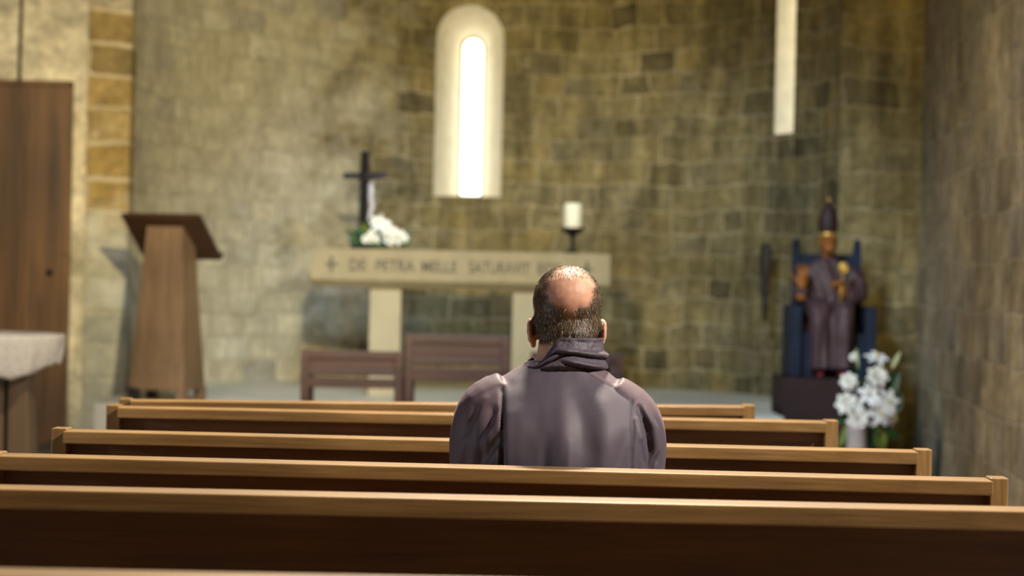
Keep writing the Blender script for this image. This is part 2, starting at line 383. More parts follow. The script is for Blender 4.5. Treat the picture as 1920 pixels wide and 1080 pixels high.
def slab_wall(name, p0, p1, z0, z1, th, mt, kind='structure'):
    """upright wall from p0 to p1 (the visible face is on the left side going p0 -> p1), thickness th behind it, UV in metres"""
    p0, p1 = Vector((*p0, 0)), Vector((*p1, 0)); d = (p1-p0); ln = d.length; d.normalize(); nrm = Vector((d.y, -d.x, 0))  # towards the viewer
    bm = bmesh.new(); uvl = bm.loops.layers.uv.new('UVMap')
    def face(q, uvs):
        fc = bm.faces.new([bm.verts.new(v) for v in q])
        for lp, w in zip(fc.loops, uvs): lp[uvl].uv = w
    a0, a1 = p0+Vector((0, 0, z0)), p1+Vector((0, 0, z0)); b0, b1 = p0+Vector((0, 0, z1)), p1+Vector((0, 0, z1))
    k = -nrm*th
    face((a0, a1, b1, b0), ((0, z0), (ln, z0), (ln, z1), (0, z1)))
    face((a1+k, a0+k, b0+k, b1+k), ((0, z0), (ln, z0), (ln, z1), (0, z1)))
    face((a1, a1+k, b1+k, b1), ((ln, z0), (ln+th, z0), (ln+th, z1), (ln, z1)))
    face((a0+k, a0, b0, b0+k), ((-th, z0), (0, z0), (0, z1), (-th, z1)))
    face((b0, b1, b1+k, b0+k), ((0, z1), (ln, z1), (ln, z1+th), (0, z1+th)))
    face((a0+k, a1+k, a1, a0), ((0, -th), (ln, -th), (ln, 0), (0, 0)))
    bmesh.ops.remove_doubles(bm, verts=bm.verts, dist=1e-5)
    o = obj(name, bm, mt, smooth=False); tag(o, kind=kind); return o

# ================================================================== SETTING
H = 5.2
bm = bmesh.new(); box(bm, -9, 4.6, -3, 22, -.2, 0, 0); tag(obj('floor', bm, M['floor'], smooth=False), kind='structure')
bm = bmesh.new()
pts = [(-2.50, 15.6), (1.98, 15.6), (1.98, 17.32)] + [(2.53*math.sin(a), 17.3+2.53*math.cos(a)) for a in [math.radians(90-6*i) for i in range(0, 31)]] + [(-2.50, 17.32)]
pts = [p for i, p in enumerate(pts) if not (p[0] > 1.98 and p[1] < 17.32)]
prism(bm, pts, 0.0, .40, 'z')
tag(obj('floor_platform', bm, M['platform'], smooth=False), kind='structure')

# --- apse: a half cylinder of stone, with two splayed slit windows cut through it
AR, AY = 2.55, 17.3
def arch(cx, hw, z0, ztop, n=14):
    spring = ztop-hw
    return [(cx-hw, z0), (cx+hw, z0)]+[(cx+hw*math.cos(PI*i/n), spring+hw*math.sin(PI*i/n)) for i in range(n+1)]
def apse_wall():
    bm = bmesh.new(); uvl = bm.loops.layers.uv.new('UVMap'); nu, nv = 72, 26
    def P(i, j, rr): a = -PI/2+PI*i/nu; return (rr*math.sin(a), AY+rr*math.cos(a), H*j/nv)
    inn = [[bm.verts.new(P(i, j, AR)) for i in range(nu+1)] for j in range(nv+1)]
    out = [[bm.verts.new(P(i, j, AR+.62)) for i in range(nu+1)] for j in range(nv+1)]
    def F(vs, uv):
        fc = bm.faces.new(vs)
        for lp, w in zip(fc.loops, uv): lp[uvl].uv = w
    U = lambda i: AR*PI*i/nu; V = lambda j: H*j/nv
    for j in range(nv):
        for i in range(nu):
            F((inn[j][i], inn[j][i+1], inn[j+1][i+1], inn[j+1][i]), ((U(i), V(j)), (U(i+1), V(j)), (U(i+1), V(j+1)), (U(i), V(j+1))))
            F((out[j][i+1], out[j][i], out[j+1][i], out[j+1][i+1]), ((U(i+1), V(j)), (U(i), V(j)), (U(i), V(j+1)), (U(i+1), V(j+1))))
    for i in range(nu):
        F((inn[nv][i], inn[nv][i+1], out[nv][i+1], out[nv][i]), ((U(i), H),)*4); F((inn[0][i+1], inn[0][i], out[0][i], out[0][i+1]), ((U(i), 0),)*4)
    for j in range(nv):
        F((inn[j][0], inn[j+1][0], out[j+1][0], out[j][0]), ((0, V(j)), (0, V(j+1)), (.6, V(j+1)), (.6, V(j))))
        F((inn[j+1][nu], inn[j][nu], out[j][nu], out[j+1][nu]), ((0, V(j+1)), (0, V(j)), (.6, V(j)), (.6, V(j+1))))
    bmesh.ops.recalc_face_normals(bm, faces=bm.faces)
    o = obj('wall_apse', bm, [M['apse'], M['reveal']], smooth=False); tag(o, kind='structure'); return o
wall = apse_wall()
def window(idx, phi, off, hw, z0, ztop, shw, sz0, sztop, soff, label=None):
    """splayed arched embrasure cut through the apse wall at bearing phi, bright slit at its outer end"""
    mx = Matrix.Translation((0, AY, 0)) @ Matrix.Rotation(-phi, 4, 'Z')
    ya, yb = AR-.08, AR+.66
    # extrapolate the outline a little past both faces
    yi, yo = math.sqrt(AR*AR-hw*hw), AR+.55
    A = arch(off, hw, z0, ztop); B = arch(soff, shw, sz0, sztop)
    def at(y):
        t = (y-yi)/(yo-yi); return [mx @ Vector((a[0]+(b[0]-a[0])*min(t, 1), y, a[1]+(b[1]-a[1])*min(t, 1))) for a, b in zip(A, B)]
    bm = bmesh.new(); bm.loops.layers.uv.new('UVMap')
    R = [[bm.verts.new(v) for v in at(y)] for y in (ya, yo, AR+.8)]
    n = len(A)
    for a, b in zip(R, R[1:]):
        for i in range(n): bm.faces.new((a[i], a[(i+1) % n], b[(i+1) % n], b[i]))
    bm.faces.new(R[0][::-1]); bm.faces.new(R[-1]); bmesh.ops.recalc_face_normals(bm, faces=bm.faces)
    for fc in bm.faces: fc.material_index = 1
    me = bpy.data.meshes.new('cut'); bm.to_mesh(me); bm.free(); me.materials.append(M['apse']); me.materials.append(M['reveal'])
    cut = bpy.data.objects.new('cut', me); C.objects.link(cut)
    md = wall.modifiers.new('b', 'BOOLEAN'); md.operation = 'DIFFERENCE'; md.solver = 'EXACT'; md.object = cut
    dg = bpy.context.evaluated_depsgraph_get(); dg.update()
    new = bpy.data.meshes.new_from_object(wall.evaluated_get(dg)); wall.modifiers.clear(); wall.data = new
    bpy.data.objects.remove(cut)
    # pane with a thin leaded frame
    w = bpy.data.objects.new('window_%d' % idx, None); C.objects.link(w); w.location = mx @ Vector((soff, AR+.50, 0)); w.rotation_euler = (0, 0, -phi); tag(w, kind='structure')
    bm = bmesh.new(); prism(bm, arch(0, shw+.02, sz0-.02, sztop+.02), .045, .06, 'y'); obj('window_pane', bm, M['pane' if idx == 1 else 'pane2'], w, False)
    bm = bmesh.new()
    o1 = arch(0, shw+.015, sz0-.012, sztop+.012); i1 = arch(0, shw-.008, sz0+.006, sztop-.008)
    def V(p, y): return bm.verts.new((p[0], y, p[1]))
    for (oa, ia) in ((o1, i1),):
        a = [V(p, 0.02) for p in oa]; b = [V(p, .02) for p in ia]; c = [V(p, .04) for p in ia]; d = [V(p, .04) for p in oa]
        for q, s in ((a, b), (b, c), (c, d)):
            for i in range(n): bm.faces.new((q[i], q[(i+1) % n], s[(i+1) % n], s[i]))
    obj('window_frame', bm, M['winframe'], w, False)
window(1, 0.0, -.138, .277, 1.93, 3.515, .091, 1.95, 3.29, -.120)
window(2, math.radians(64.0), .0, .130, 2.42, 4.15, .060, 2.55, 4.02, .0)

# --- flat walls beside the apse and along the nave
slab_wall('wall_left', (-9, 17.24), (-2.84, 17.24), 0, H, .5, M['plaster'])
slab_wall('trim_1', (-2.85, 17.21), (-2.545, 17.21), 0, H, .53, M['pier'])
slab_wall('wall_front', (2.55, 17.25), (3.18, 17.25), 0, H, .5, M['shoulder'])
slab_wall('wall_right', (3.145, 17.35), (2.53, 8.2), 0, H, .5, M['nave'])
# --- old wooden door on the left wall
d = bpy.data.objects.new('door_1', None); C.objects.link(d); d.location = (-3.55, 17.16, 0); tag(d, kind='structure')
bm = bmesh.new()
for k in range(4): box(bm, -.575+.285*k, -.575+.285*k+.283, -.02, .045, .004, 2.56, .004)
obj('door_panel', bm, M['door'], d, False)
bm = bmesh.new(); box(bm, .565, .60, -.03, .05, .0, 2.585, .004); box(bm, -.60, -.577, -.03, .05, .0, 2.585, .004); box(bm, -.60, .60, -.03, .05, 2.562, 2.60, .004); obj('door_frame', bm, M['door'], d, False)
bm = bmesh.new(); ball(bm, (.47, -.05, 1.235), .022, .03, .022); tube(bm, [(.47, -.04, 1.235), (.47, -.0, 1.235)], .012); obj('door_knob', bm, M['iron'], d)
bm = bmesh.new(); stube(bm, [(-3.345, 17.225, 2.60), (-3.34, 17.225, 3.1), (-3.33, 17.225, 3.6), (-3.325, 17.225, 5.1)], [.012]*4, 8)
tag(obj('wall_cable', bm, M['iron']), 'thin dark vertical cable running up the plaster above the wooden door', 'cable')

# ================================================================== PEWS
GRP = 'wooden church pews in rows'
def make_pew(label, cx, y, ztop, width, ang=0.0, tilt=0.0, rt=.031):
    """y = far edge of the top rail; local origin on the floor under it"""
    t = thing('church_pew', label, 'pew', (cx, y, 0), ang, GRP)
    t.rotation_euler = (0, tilt, ang)
    h = width/2; e = .040; zt = ztop
    bm = bmesh.new(); box(bm, -h+e-.001, h-e+.001, -.105, 0, zt-rt, zt, .0035, seg=3); obj('top_rail', bm, M['pew'], t, False)
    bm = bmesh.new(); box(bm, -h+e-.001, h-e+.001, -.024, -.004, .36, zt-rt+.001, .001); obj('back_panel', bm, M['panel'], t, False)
    prof = [(-.062, 0), (.44, 0), (.45, .40), (.43, .44), (.10, .46), (.035, .60), (.006, zt), (.003, zt+.004), (-.062, zt+.004)]
    for s in (-1, 1):
        bm = bmesh.new(); prism(bm, prof, s*h, s*(h-e), 'x', .003); obj('end_panel', bm, M['pewv'], t, False)
    bm = bmesh.new(); box(bm, -h+e-.001, h-e+.001, -.02, .43, .405, .44, .004); obj('seat', bm, M['pew'], t, False)
    bm = bmesh.new(); box(bm, -h+e-.001, h-e+.001, .30, .325, .30, .405, .002); obj('seat_rail', bm, M['pew'], t, False)
    bm = bmesh.new(); box(bm, -h+e-.001, h-e+.001, -.03, -.004, .10, .20, .002); obj('foot_rail', bm, M['pew'], t, False)
    return t
make_pew('wooden pew nearest the camera, only a sliver of its rail at the bottom edge', -.02, 3.31, .872, 2.24, 0)
make_pew('wooden pew whose thick golden rail crosses the foreground, behind the pew the man sits on', .01, 4.56, .871, 2.24, -.01, 0, .037)
make_pew('wooden pew the man sits on, its rail against his back', .03, 5.265, .872, 2.23, -.055)
make_pew('wooden pew directly in front of the seated man', .027, 6.11, .871, 2.224, -.05)
make_pew('wooden pew second in front of the man, right end beside the vase of lilies', -.02, 7.32, .866, 2.215, 0)
make_pew('short front-row wooden pew nearest the altar chairs', -.127, 7.94, .864, 2.09, .06, -.008)

# ================================================================== ALTAR
t = thing('altar', 'stone altar table with a carved Latin inscription along its slab', 'altar', (-.157, 17.0, .40), -.004)
bm = bmesh.new()
prism(bm, [(0, .83), (0, 1.052), (.85, 1.052), (.85, .83), (.77, .778), (.08, .778)], -1.062, 1.062, 'x', .006)
obj('altar_slab', bm, M['altar'], t, False)
for x0, x1 in ((-.645, -.42), (.375, .60)):
    bm = bmesh.new(); box(bm, x0, x1, .12, .66, 0, .779, .006); obj('altar_support', bm, M['altarleg'], t, False)
def text_mesh(s, size, width, depth=.004):
    cu = bpy.data.curves.new('t', 'FONT'); cu.body = s; cu.size = size; cu.extrude = depth; cu.align_x = 'LEFT'; cu.offset = .0016
    o = bpy.data.objects.new('t', cu); C.objects.link(o)
    dg = bpy.context.evaluated_depsgraph_get(); dg.update(); me = bpy.data.meshes.new_from_object(o.evaluated_get(dg))
    bpy.data.objects.remove(o)
    xs = [v.co.x for v in me.vertices]; ys = [v.co.y for v in me.vertices]; x0 = min(xs); w = max(xs)-x0; y0 = min(ys)
    for v in me.vertices:
        v.co = Vector(((v.co.x-x0)*width/w, -v.co.z, v.co.y-y0))
    return me
for s, x, w, hz in (('DE', -.785, .115, 0), ('PETRA', -.600, .275, 0), ('MELLE', -.275, .25, 0), ('SATURAVIT', .060, .43, 0), ('EOS', .548, .16, 0)):
    me = text_mesh(s, .115, w); o = obj('inscription', me, M['carved'], t, False); o.location = (x, -.001, .895)
for x in (-.915, .895):
    bm = bmesh.new(); box(bm, x-.011, x+.011, -.004, .01, .885, .995, .002); box(bm, x-.045, x+.045, -.0035, .01, .928, .948, .002); obj('inscription_cross', bm, M['carved'], t, False)

# crucifix on the altar
t = thing('crucifix', 'black standing crucifix with a small pale figure, left on the altar', 'crucifix', (-.862, 17.22, 1.452), math.radians(-40))
bm = bmesh.new(); box(bm, -.025, .025, -.022, .022, .03, .70, .004); obj('upright', bm, M['blackwood'], t, False)
bm = bmesh.new(); box(bm, -.20, .20, -.017, .017, .503, .548, .006); obj('crossbar', bm, M['blacktip'], t, False)
bm = bmesh.new(); box(bm, -.07, .07, -.06, .06, 0, .032, .005); obj('foot', bm, M['blackwood'], t, False)
bm = bmesh.new()
stube(bm, [(0, .055, .20), (0, .068, .26), (.008, .082, .31), (0, .068, .36), (0, .062, .42), (0, .060, .47)], [(.010, .010), (.014, .013), (.017, .016), (.024, .018), (.036, .020), (.022, .014)], 12)
ball(bm, (.0, .078, .497), .019, .022, .026)
for s in (-1, 1): stube(bm, [(s*.02, .058, .46), (s*.085, .045, .50), (s*.165, .03, .528)], [.011, .009, .007], 8)
obj('figure', fuse(bm, .004, 3), M['corpus'], t, label='small pale metal figure')

# pillar candle and stand
t = thing('candle_stand', 'black wrought stand holding the pillar candle, right on the altar', 'candle stand', (.634, 17.1, 1.452))
bm = bmesh.new(); lathe(bm, [(.055, 0), (.055, .008), (.018, .018), (.014, .09), (.020, .10), (.014, .11), (.022, .125), (.06, .15), (.088, .172), (.092, .182), (.080, .184), (.055, .176), (.0, .176)][:-1], 28); obj('stem', bm, M['iron'], t)
t = thing('pillar_candle', 'thick ivory pillar candle standing on the black stand', 'candle', (.634, 17.1, 1.629))
bm = bmesh.new(); lathe(bm, [(.062, 0), (.064, .004), (.064, .172), (.058, .180), (.040, .176), (.01, .172)], 28); obj('wax', bm, M['wax'], t)
bm = bmesh.new(); tube(bm, [(0, 0, .170), (.001, 0, .188), (.004, 0, .196)], .0025, 6); obj('wick', bm, M['iron'], t)

# ================================================================== FLOWERS
def petal(bm, base, d, up, ln, wd, curl, cup=.25, nu=5, nv=4, mi=0):
    """bent petal from base along d, widening then pointed"""
    d = d.normalized(); s = d.cross(up).normalized(); n = s.cross(d).normalized(); rows = []
    for i in range(nu+1):
        tt = i/nu; w = wd*math.sin(PI*min(1, .12+.86*tt))**.7*(1 if tt < .98 else .15)
        ang = curl*tt; c = base+d*(ln*tt*math.cos(ang*.5))+n*(ln*tt*math.sin(ang*.5)*-1)
        rows.append([bm.verts.new(c+s*(w*(j/nv*2-1))+n*(cup*w*(j/nv*2-1)**2)) for j in range(nv+1)])
    for a, b in zip(rows, rows[1:]):
        for j in range(nv):
            fc = bm.faces.new((a[j], a[j+1], b[j+1], b[j])); fc.material_index = mi
def frame(d):
    d = Vector(d).normalized(); a = d.orthogonal().normalized(); return d, a, d.cross(a)
def lily(c, d, size, rnd=None):
    d, a, b = frame(d); bm = bmesh.new(); c = Vector(c); ph = random.random()*PI
    for k in range(6):
        t = ph+k*PI/3; rr = a*math.cos(t)+b*math.sin(t)
        petal(bm, c-d*size*.25, (d*.75+rr*(.85+.2*(k % 2))), d, size*1.05, size*.24, 1.1)
    for k in range(6):
        t = ph+.3+k*PI/3; rr = a*math.cos(t)+b*math.sin(t)
        n0 = len(bm.faces); tube(bm, [c-d*size*.2, c+d*size*.35+rr*size*.12], [.0018, .0025], 5)
        bm.faces.ensure_lookup_table()
        for fc in bm.faces[n0:]: fc.material_index = 1
    return bm
def rose(c, d, size):
    d, a, b = frame(d); bm = bmesh.new(); c = Vector(c)
    for ring, (n, out, ln) in enumerate(((3, .25, .55), (5, .55, .75), (6, .95, .9), (7, 1.5, .95))):
        for k in range(n):
            t = ring*.7+k*2*PI/n; rr = a*math.cos(t)+b*math.sin(t)
            petal(bm, c-d*size*.35, d+rr*out, d, size*ln, size*.34, -.5+ring*.35, .35)
    ball(bm, c-d*size*.28, size*.25, size*.25, size*.25, n=8)
    return bm
def leaf(c, d, ln, wd, curl=.9):
    bm = bmesh.new(); petal(bm, Vector(c), Vector(d), Vector((random.uniform(-.5, .5), -1, random.uniform(0, .6))), ln, wd, curl, .3, 7, 4); return bm
def flower(parent, kind, c, d, size, mt):
    bm = lily(c, d, size) if kind == 'lily' else rose(c, d, size)
    obj('blossom', bm, [mt, M['stamen']], parent)
# big arrangement, right, beside the statue: local origin at the vase foot
FX, FY = 2.365, 15.0
t = thing('vase', 'pale tapering floor vase holding the lilies beside the statue plinth', 'vase', (FX, FY, 0))
bm = bmesh.new(); lathe(bm, [(.075, 0), (.08, .01), (.07, .12), (.062, .28), (.058, .37), (.066, .395), (.060, .395), (.050, .36), (.04, .30)], 28); obj('body', bm, M['vase'], t)
t = thing('flower_arrangement', 'tall arrangement of white lilies and roses beside the statue plinth', 'flowers', (FX, FY, .33))
A0 = Vector((0, 0, .05))
def P(px, py, y=0): return Vector((.00+(px-1605)/300.0, y, (.898-.33)+(-(py-646))/300.0))
blooms = [('lily', 1640, 668, .0, (0.1, -.5, .9), .085), ('rose', 1640, 703, -.03, (.1, -1, .45), .085), ('rose', 1586, 714, -.02, (-.3, -1, .25), .068),
          ('rose', 1582, 756, -.03, (-.4, -1, .1), .085), ('rose', 1604, 786, -.05, (-.1, -1, 0), .085), ('lily', 1646, 772, -.05, (.3, -1, -.1), .10),
          ('lily', 1662, 750, -.02, (.5, -1, .3), .095), ('lily', 1626, 738, -.02, (0, -1, .4), .085), ('lily', 1672, 778, .0, (.8, -.7, -.1), .08), ('lily', 1600, 760, -.02, (-.2, -1, -.2), .07),
          ('rose', 1597, 668, .02, (-.5, -.6, .6), .04)]
for kd, px, py, y, dd, sz in blooms:
    p = P(px, py, y); flower(t, kd, p, dd, sz, M['petal'] if kd == 'rose' else M['petalcool'])
    bm = bmesh.new(); stube(bm, [A0+Vector((random.uniform(-.02, .02), random.uniform(-.02, .02), -.10)), A0+(p-A0)*.5+Vector((0, 0, .03)), p-Vector(dd).normalized()*sz*.25], [.003, .003, .003], 6, 3); obj('stem', bm, M['leaf'], t)
for (x0, y0, x1, y1, w) in ((1668, 690, 1684, 656, .016), (1605, 690, 1600, 652, .008)):
    bm = bmesh.new(); a, b = P(x0, y0), P(x1, y1); stube(bm, [a, a.lerp(b, .5), b], [w*.3, w, w*.2], 8, 3); obj('bud', bm, M['bud'], t)
    bm = bmesh.new(); stube(bm, [A0, A0.lerp(a, .6)+Vector((.01, 0, 0)), a], [.003]*3, 6, 3); obj('stem', bm, M['leaf'], t)
for (x0, y0, x1, y1, w, m_) in ((1655, 760, 1682, 690, .045, 0), (1660, 780, 1690, 735, .05, 0), (1600, 790, 1568, 835, .03, 1), (1610, 800, 1585, 842, .035, 0), (1650, 800, 1655, 848, .038, 1), (1635, 800, 1640, 850, .04, 0),
                               (1620, 740, 1600, 705, .04, 0), (1625, 760, 1560, 800, .03, 0), (1650, 790, 1690, 825, .03, 0), (1630, 730, 1650, 690, .035, 0), (1610, 770, 1572, 735, .035, 0), (1640, 790, 1680, 765, .04, 0), (1615, 810, 1575, 812, .03, 0)):
    a, b = P(x0, y0, .04), P(x1, y1, random.uniform(-.02, .07)); bm = leaf(a, b-a, (b-a).length, w, .5); obj('leaf', bm, M['leaf2'] if m_ else M['leaf'], t)
# low arrangement on the altar
t = thing('flower_arrangement', 'low white bouquet lying on the altar at the foot of the crucifix', 'flowers', (-.75, 17.08, 1.456))
def Q(px, py, y=0): return Vector(((px-706)/265.0, y, (464-py)/265.0))
bm = bmesh.new(); lathe(bm, [(.05, 0), (.07, .01), (.075, .035), (.03, .04)], 18); obj('bowl', bm, M['leaf'], t)
for kd, px, py, dd, sz in (('lily', 707, 415, (0, -1, .5), .075), ('lily', 722, 425, (.4, -1, .5), .07), ('rose', 697, 437, (-.3, -1, .3), .055), ('lily', 742, 440, (.5, -1, .1), .07), ('rose', 728, 447, (.2, -1, 0), .055),
                           ('rose', 755, 443, (.6, -1, .2), .045), ('rose', 683, 447, (-.5, -1, 0), .04), ('lily', 700, 452, (-.2, -1, -.1), .05)):
    p = Q(px, py, random.uniform(-.04, .0)); flower(t, kd, p, dd, sz, M['petal'])
    bm = bmesh.new(); stube(bm, [Vector((0, 0, .03)), Vector((0, 0, .05)).lerp(p, .5), p], [.003]*3, 6, 3); obj('stem', bm, M['leaf'], t)
for (x0, y0, x1, y1, w, m_) in ((685, 450, 646, 436, .035, 0), (680, 455, 652, 452, .03, 0), (690, 445, 662, 425, .03, 0), (690, 440, 676, 418, .022, 1), (705, 455, 735, 462, .03, 0), (740, 452, 772, 452, .022, 1), (710, 458, 690, 463, .02, 1),
                               (745, 455, 765, 461, .025, 0), (700, 430, 712, 398, .016, 1), (690, 430, 684, 412, .02, 0), (750, 440, 776, 434, .014, 0), (690, 457, 655, 462, .025, 0), (720, 440, 700, 428, .03, 0)):
    a, b = Q(x0, y0, .02), Q(x1, max(y1, 400), random.uniform(-.05, .05)); a.z = max(a.z, .05); b.z = max(b.z, .045); bm = leaf(a, b-a, (b-a).length, w, .4); obj('leaf', bm, M['leaf2'] if m_ else M['leaf'], t)

# ================================================================== LECTERN
t = thing('lectern', 'tapering wooden lectern with a slanted reading board, left of the altar', 'lectern', (-2.09, 16.05, .40), math.radians(-17))
def taper(bm, w0, w1, d0, d1, z0, z1):
    v = []
    for w, d_, z in ((w0, d0, z0), (w1, d1, z1)):
        v.append([bm.verts.new(p) for p in ((-w/2, -d_/2, z), (w/2, -d_/2, z), (w/2, d_/2, z), (-w/2, d_/2, z))])
    bm.faces.new(v[0][::-1]); bm.faces.new(v[1])
    for i in range(4): bm.faces.new((v[0][i], v[0][(i+1) % 4], v[1][(i+1) % 4], v[1][i]))
    bmesh.ops.bevel(bm, geom=bm.edges[:], offset=.004, segments=2, affect='EDGES')
bm = bmesh.new(); taper(bm, .405, .255, .34, .20, .075, 1.16); obj('column', bm, M['lectern'], t, False)
for sx in (-1, 1):
    for sy in (-1, 1):
        bm = bmesh.new(); box(bm, min(sx*.208, sx*.14), max(sx*.208, sx*.14), min(sy*.175, sy*.11), max(sy*.175, sy*.11), 0, .09, .003); obj('foot', bm, M['blackwood'] if (sx, sy) == (-1, -1) else M['lectern'], t, False)
mx = Matrix.Translation((0, .02, 1.085)) @ Matrix.Rotation(math.radians(-37), 4, 'X')
bm = bmesh.new(); box(bm, -.285, .285, -.235, .235, 0, .026, .004, mx); obj('reading_board', bm, M['lecternboard'], t, False)
bm = bmesh.new(); box(bm, -.285, .285, .21, .235, .026, .055, .003, mx); obj('book_ledge', bm, M['lecternboard'], t, False)

# ================================================================== ALTAR CHAIRS (backs towards us)
def chair(label, cx, cy, w, top, low, rz=0):
    t = thing('altar_chair', label, 'chair', (cx, cy, 0), rz, 'dark chairs in a row before the altar')
    h = w/2; dp = .46
    for sx in (-1, 1):
        a, b = (sx*h, sx*(h-.05)) if sx < 0 else (h-.05, h)
        bm = bmesh.new(); box(bm, a, b, 0, .05, 0, top+.0, .004); obj('leg', bm, M['chair'], t, False)
        bm = bmesh.new(); box(bm, a, b, dp-.05, dp, 0, .64, .004); obj('leg', bm, M['chair'], t, False)
        bm = bmesh.new(); box(bm, a-.005, b+.005, .045, dp+.02, .641, .672, .005); obj('armrest', bm, M['chair'], t, False)
    bm = bmesh.new(); box(bm, -h+.045, h-.045, .008, .042, top-.055, top-.002, .004); obj('back_rail', bm, M['chair'], t, False)
    mid = low+(top-low)*.42
    bm = bmesh.new(); box(bm, -h+.045, h-.045, .020, .035, mid+.0, top-.054, .001); obj('back_panel', bm, M['chair'], t, False)
    bm = bmesh.new(); box(bm, -h+.045, h-.045, .006, .042, mid-.02, mid+.015, .004); obj('back_rail', bm, M['chair'], t, False)
    bm = bmesh.new(); box(bm, -h+.045, h-.045, .010, .038, low, mid-.035, .003); obj('back_board', bm, M['chair'], t, False)
    bm = bmesh.new(); box(bm, -h+.01, h-.01, .045, dp, .41, .455, .006); obj('seat', bm, M['chair'], t, False)
    for yy in (.012, dp-.04):
        bm = bmesh.new(); box(bm, -h+.045, h-.045, yy, yy+.025, .33, .405, .002); obj('seat_rail', bm, M['chair'], t, False)
chair('low-backed dark wooden chair left of the tall one, below the left altar leg', -.777, 14.5, .615, .812, .585)
chair('taller dark wooden chair between the two altar legs', -.143, 14.5, .632, .920, .640)
chair('low-backed dark wooden chair half hidden behind the seated man', .582, 14.5, .56, .827, .600)

# ================================================================== SIDE TABLE, LEFT
t = thing('side_table', 'small wooden pedestal table in front of the door at the left edge', 'table', (-2.50, 12.2, 0))
bm = bmesh.new(); lathe(bm, [(.36, .90), (.375, .905), (.375, .93), (.365, .935)], 40); obj('tabletop', bm, M['tablewood'], t)
for s, nm in ((-1, 'leg'), (1, 'leg')):
    bm = bmesh.new(); v = [(s*.15 if s > 0 else -.34, 0), (.25 if s > 0 else .10, 0), (.21 if s > 0 else .10, .901), (.15*s if s > 0 else -.28, .901)]
    v = [(.125, 0), (.265, 0), (.21, .901), (.125, .901)] if s > 0 else [(-.30, 0), (.105, 0), (.105, .901), (-.25, .901)]
    prism(bm, v, -.10, .10, 'y', .004); obj(nm, bm, M['tablewood'], t, False)
bm = bmesh.new(); box(bm, .104, .126, -.06, .06, .1, .9, 0); obj('leg_gap_shade', bm, M['iron'], t, False)  # black strip filling the slot between the legs in place of its shade
def draped():
    bm = bmesh.new(); n = 120; rings = []
    def drop(a):  # hem length varies round the table
        return .150+.075*max(0, -math.sin(a+.25))**.8+.008*math.sin(5*a)+.006*math.sin(17*a)
    for k, tt in enumerate([0, .3, .6, .85, .95, 1.0]):
        rings.append([bm.verts.new((.382*tt*math.cos(2*PI*i/n), .382*tt*math.sin(2*PI*i/n), .938+.0015*math.sin(9*2*PI*i/n))) for i in range(n)] if tt else None)
    c = bm.verts.new((0, 0, .938))
    for j in range(1, 9):
        q = j/8; row = []
        for i in range(n):
            a = 2*PI*i/n; w = .012*q*math.sin(13*a)+.008*q*math.sin(23*a+1)-.035*q*q
            rr = .386+w; row.append(bm.verts.new((rr*math.cos(a), rr*math.sin(a), .936-drop(a)*q)))
        rings.append(row)
    rs = [r_ for r_ in rings if r_]
    for i in range(n): bm.faces.new((c, rs[0][i], rs[0][(i+1) % n]))
    for a, b in zip(rs, rs[1:]):
        for i in range(n): bm.faces.new((a[i], b[i], b[(i+1) % n], a[(i+1) % n]))
    for v in bm.verts:
        if v.co.z < .92: v.co += Vector(v.co).normalized()*.006*noise.noise(v.co*28)
    bmesh.ops.solidify(bm, geom=bm.faces[:], thickness=.002)
    return bm
o = obj('tablecloth', draped(), M['cloth']); o.location = (-2.50, 12.2, 0); tag(o, 'white crinkled cloth with a scalloped hem over the side table', 'tablecloth')

# ================================================================== WALL CARVING
t = thing('wall_ornament', 'narrow dark wooden ornament hanging on the apse wall left of the statue', 'ornament', (2.155, 18.22, .98), math.radians(-30))
bm = bmesh.new(); tube(bm, [(0, 0, 0), (0, 0, .12), (0, -.01, .24)], [(.018, .012), (.026, .016), (.034, .020)], 10); obj('lower_stem', bm, M['ornament'], t)
bm = bmesh.new(); stube(bm, [(0, -.01, .20), (0, -.015, .30), (0, -.02, .42), (0, -.015, .53), (0, -.01, .59)], [(.040, .022), (.032, .026), (.048, .032), (.050, .032), (.030, .02)], 14); obj('carved_body', bm, M['ornament'], t)
bm = bmesh.new(); box(bm, -.012, .012, -.03, .30 if False else .10, .50, .53, .002); obj('bracket', bm, M['iron'], t, False)

# ================================================================== STATUE
bm = bmesh.new(); box(bm, 2.035, 2.72, 16.05, 16.75, 0, .64, .01); tag(obj('statue_plinth', bm, M['plinth'], smooth=False), 'dark maroon block plinth under the enthroned statue', 'plinth')
t = thing('bishop_statue', 'painted carved statue of a mitred bishop seated on a blue throne', 'statue', (2.385, 16.42, .64))
throne = bmesh.new()
box(throne, -.285, .285, -.14, .27, 0, .30, .006)                     # seat block
obj('throne_seat', throne, M['blue'], t, False)
for s in (-1, 1):
    bm = bmesh.new(); a, b = sorted((s*.290, s*.215)); box(bm, a, b, -.20, .27, 0, .485, .01); obj('throne_arm', bm, M['blue'], t, False)
    bm = bmesh.new(); a, b = sorted((s*.240, s*.185)); box(bm, a, b, .20, .26, .30, .885, .006); ball(bm, (s*.213, .23, .905), .028, .028, .045); obj('throne_post', bm, M['blue'], t, False)
bm = bmesh.new(); box(bm, -.20, .20, .215, .25, .28, .84, .006); obj('throne_back', bm, M['blue'], t, False)
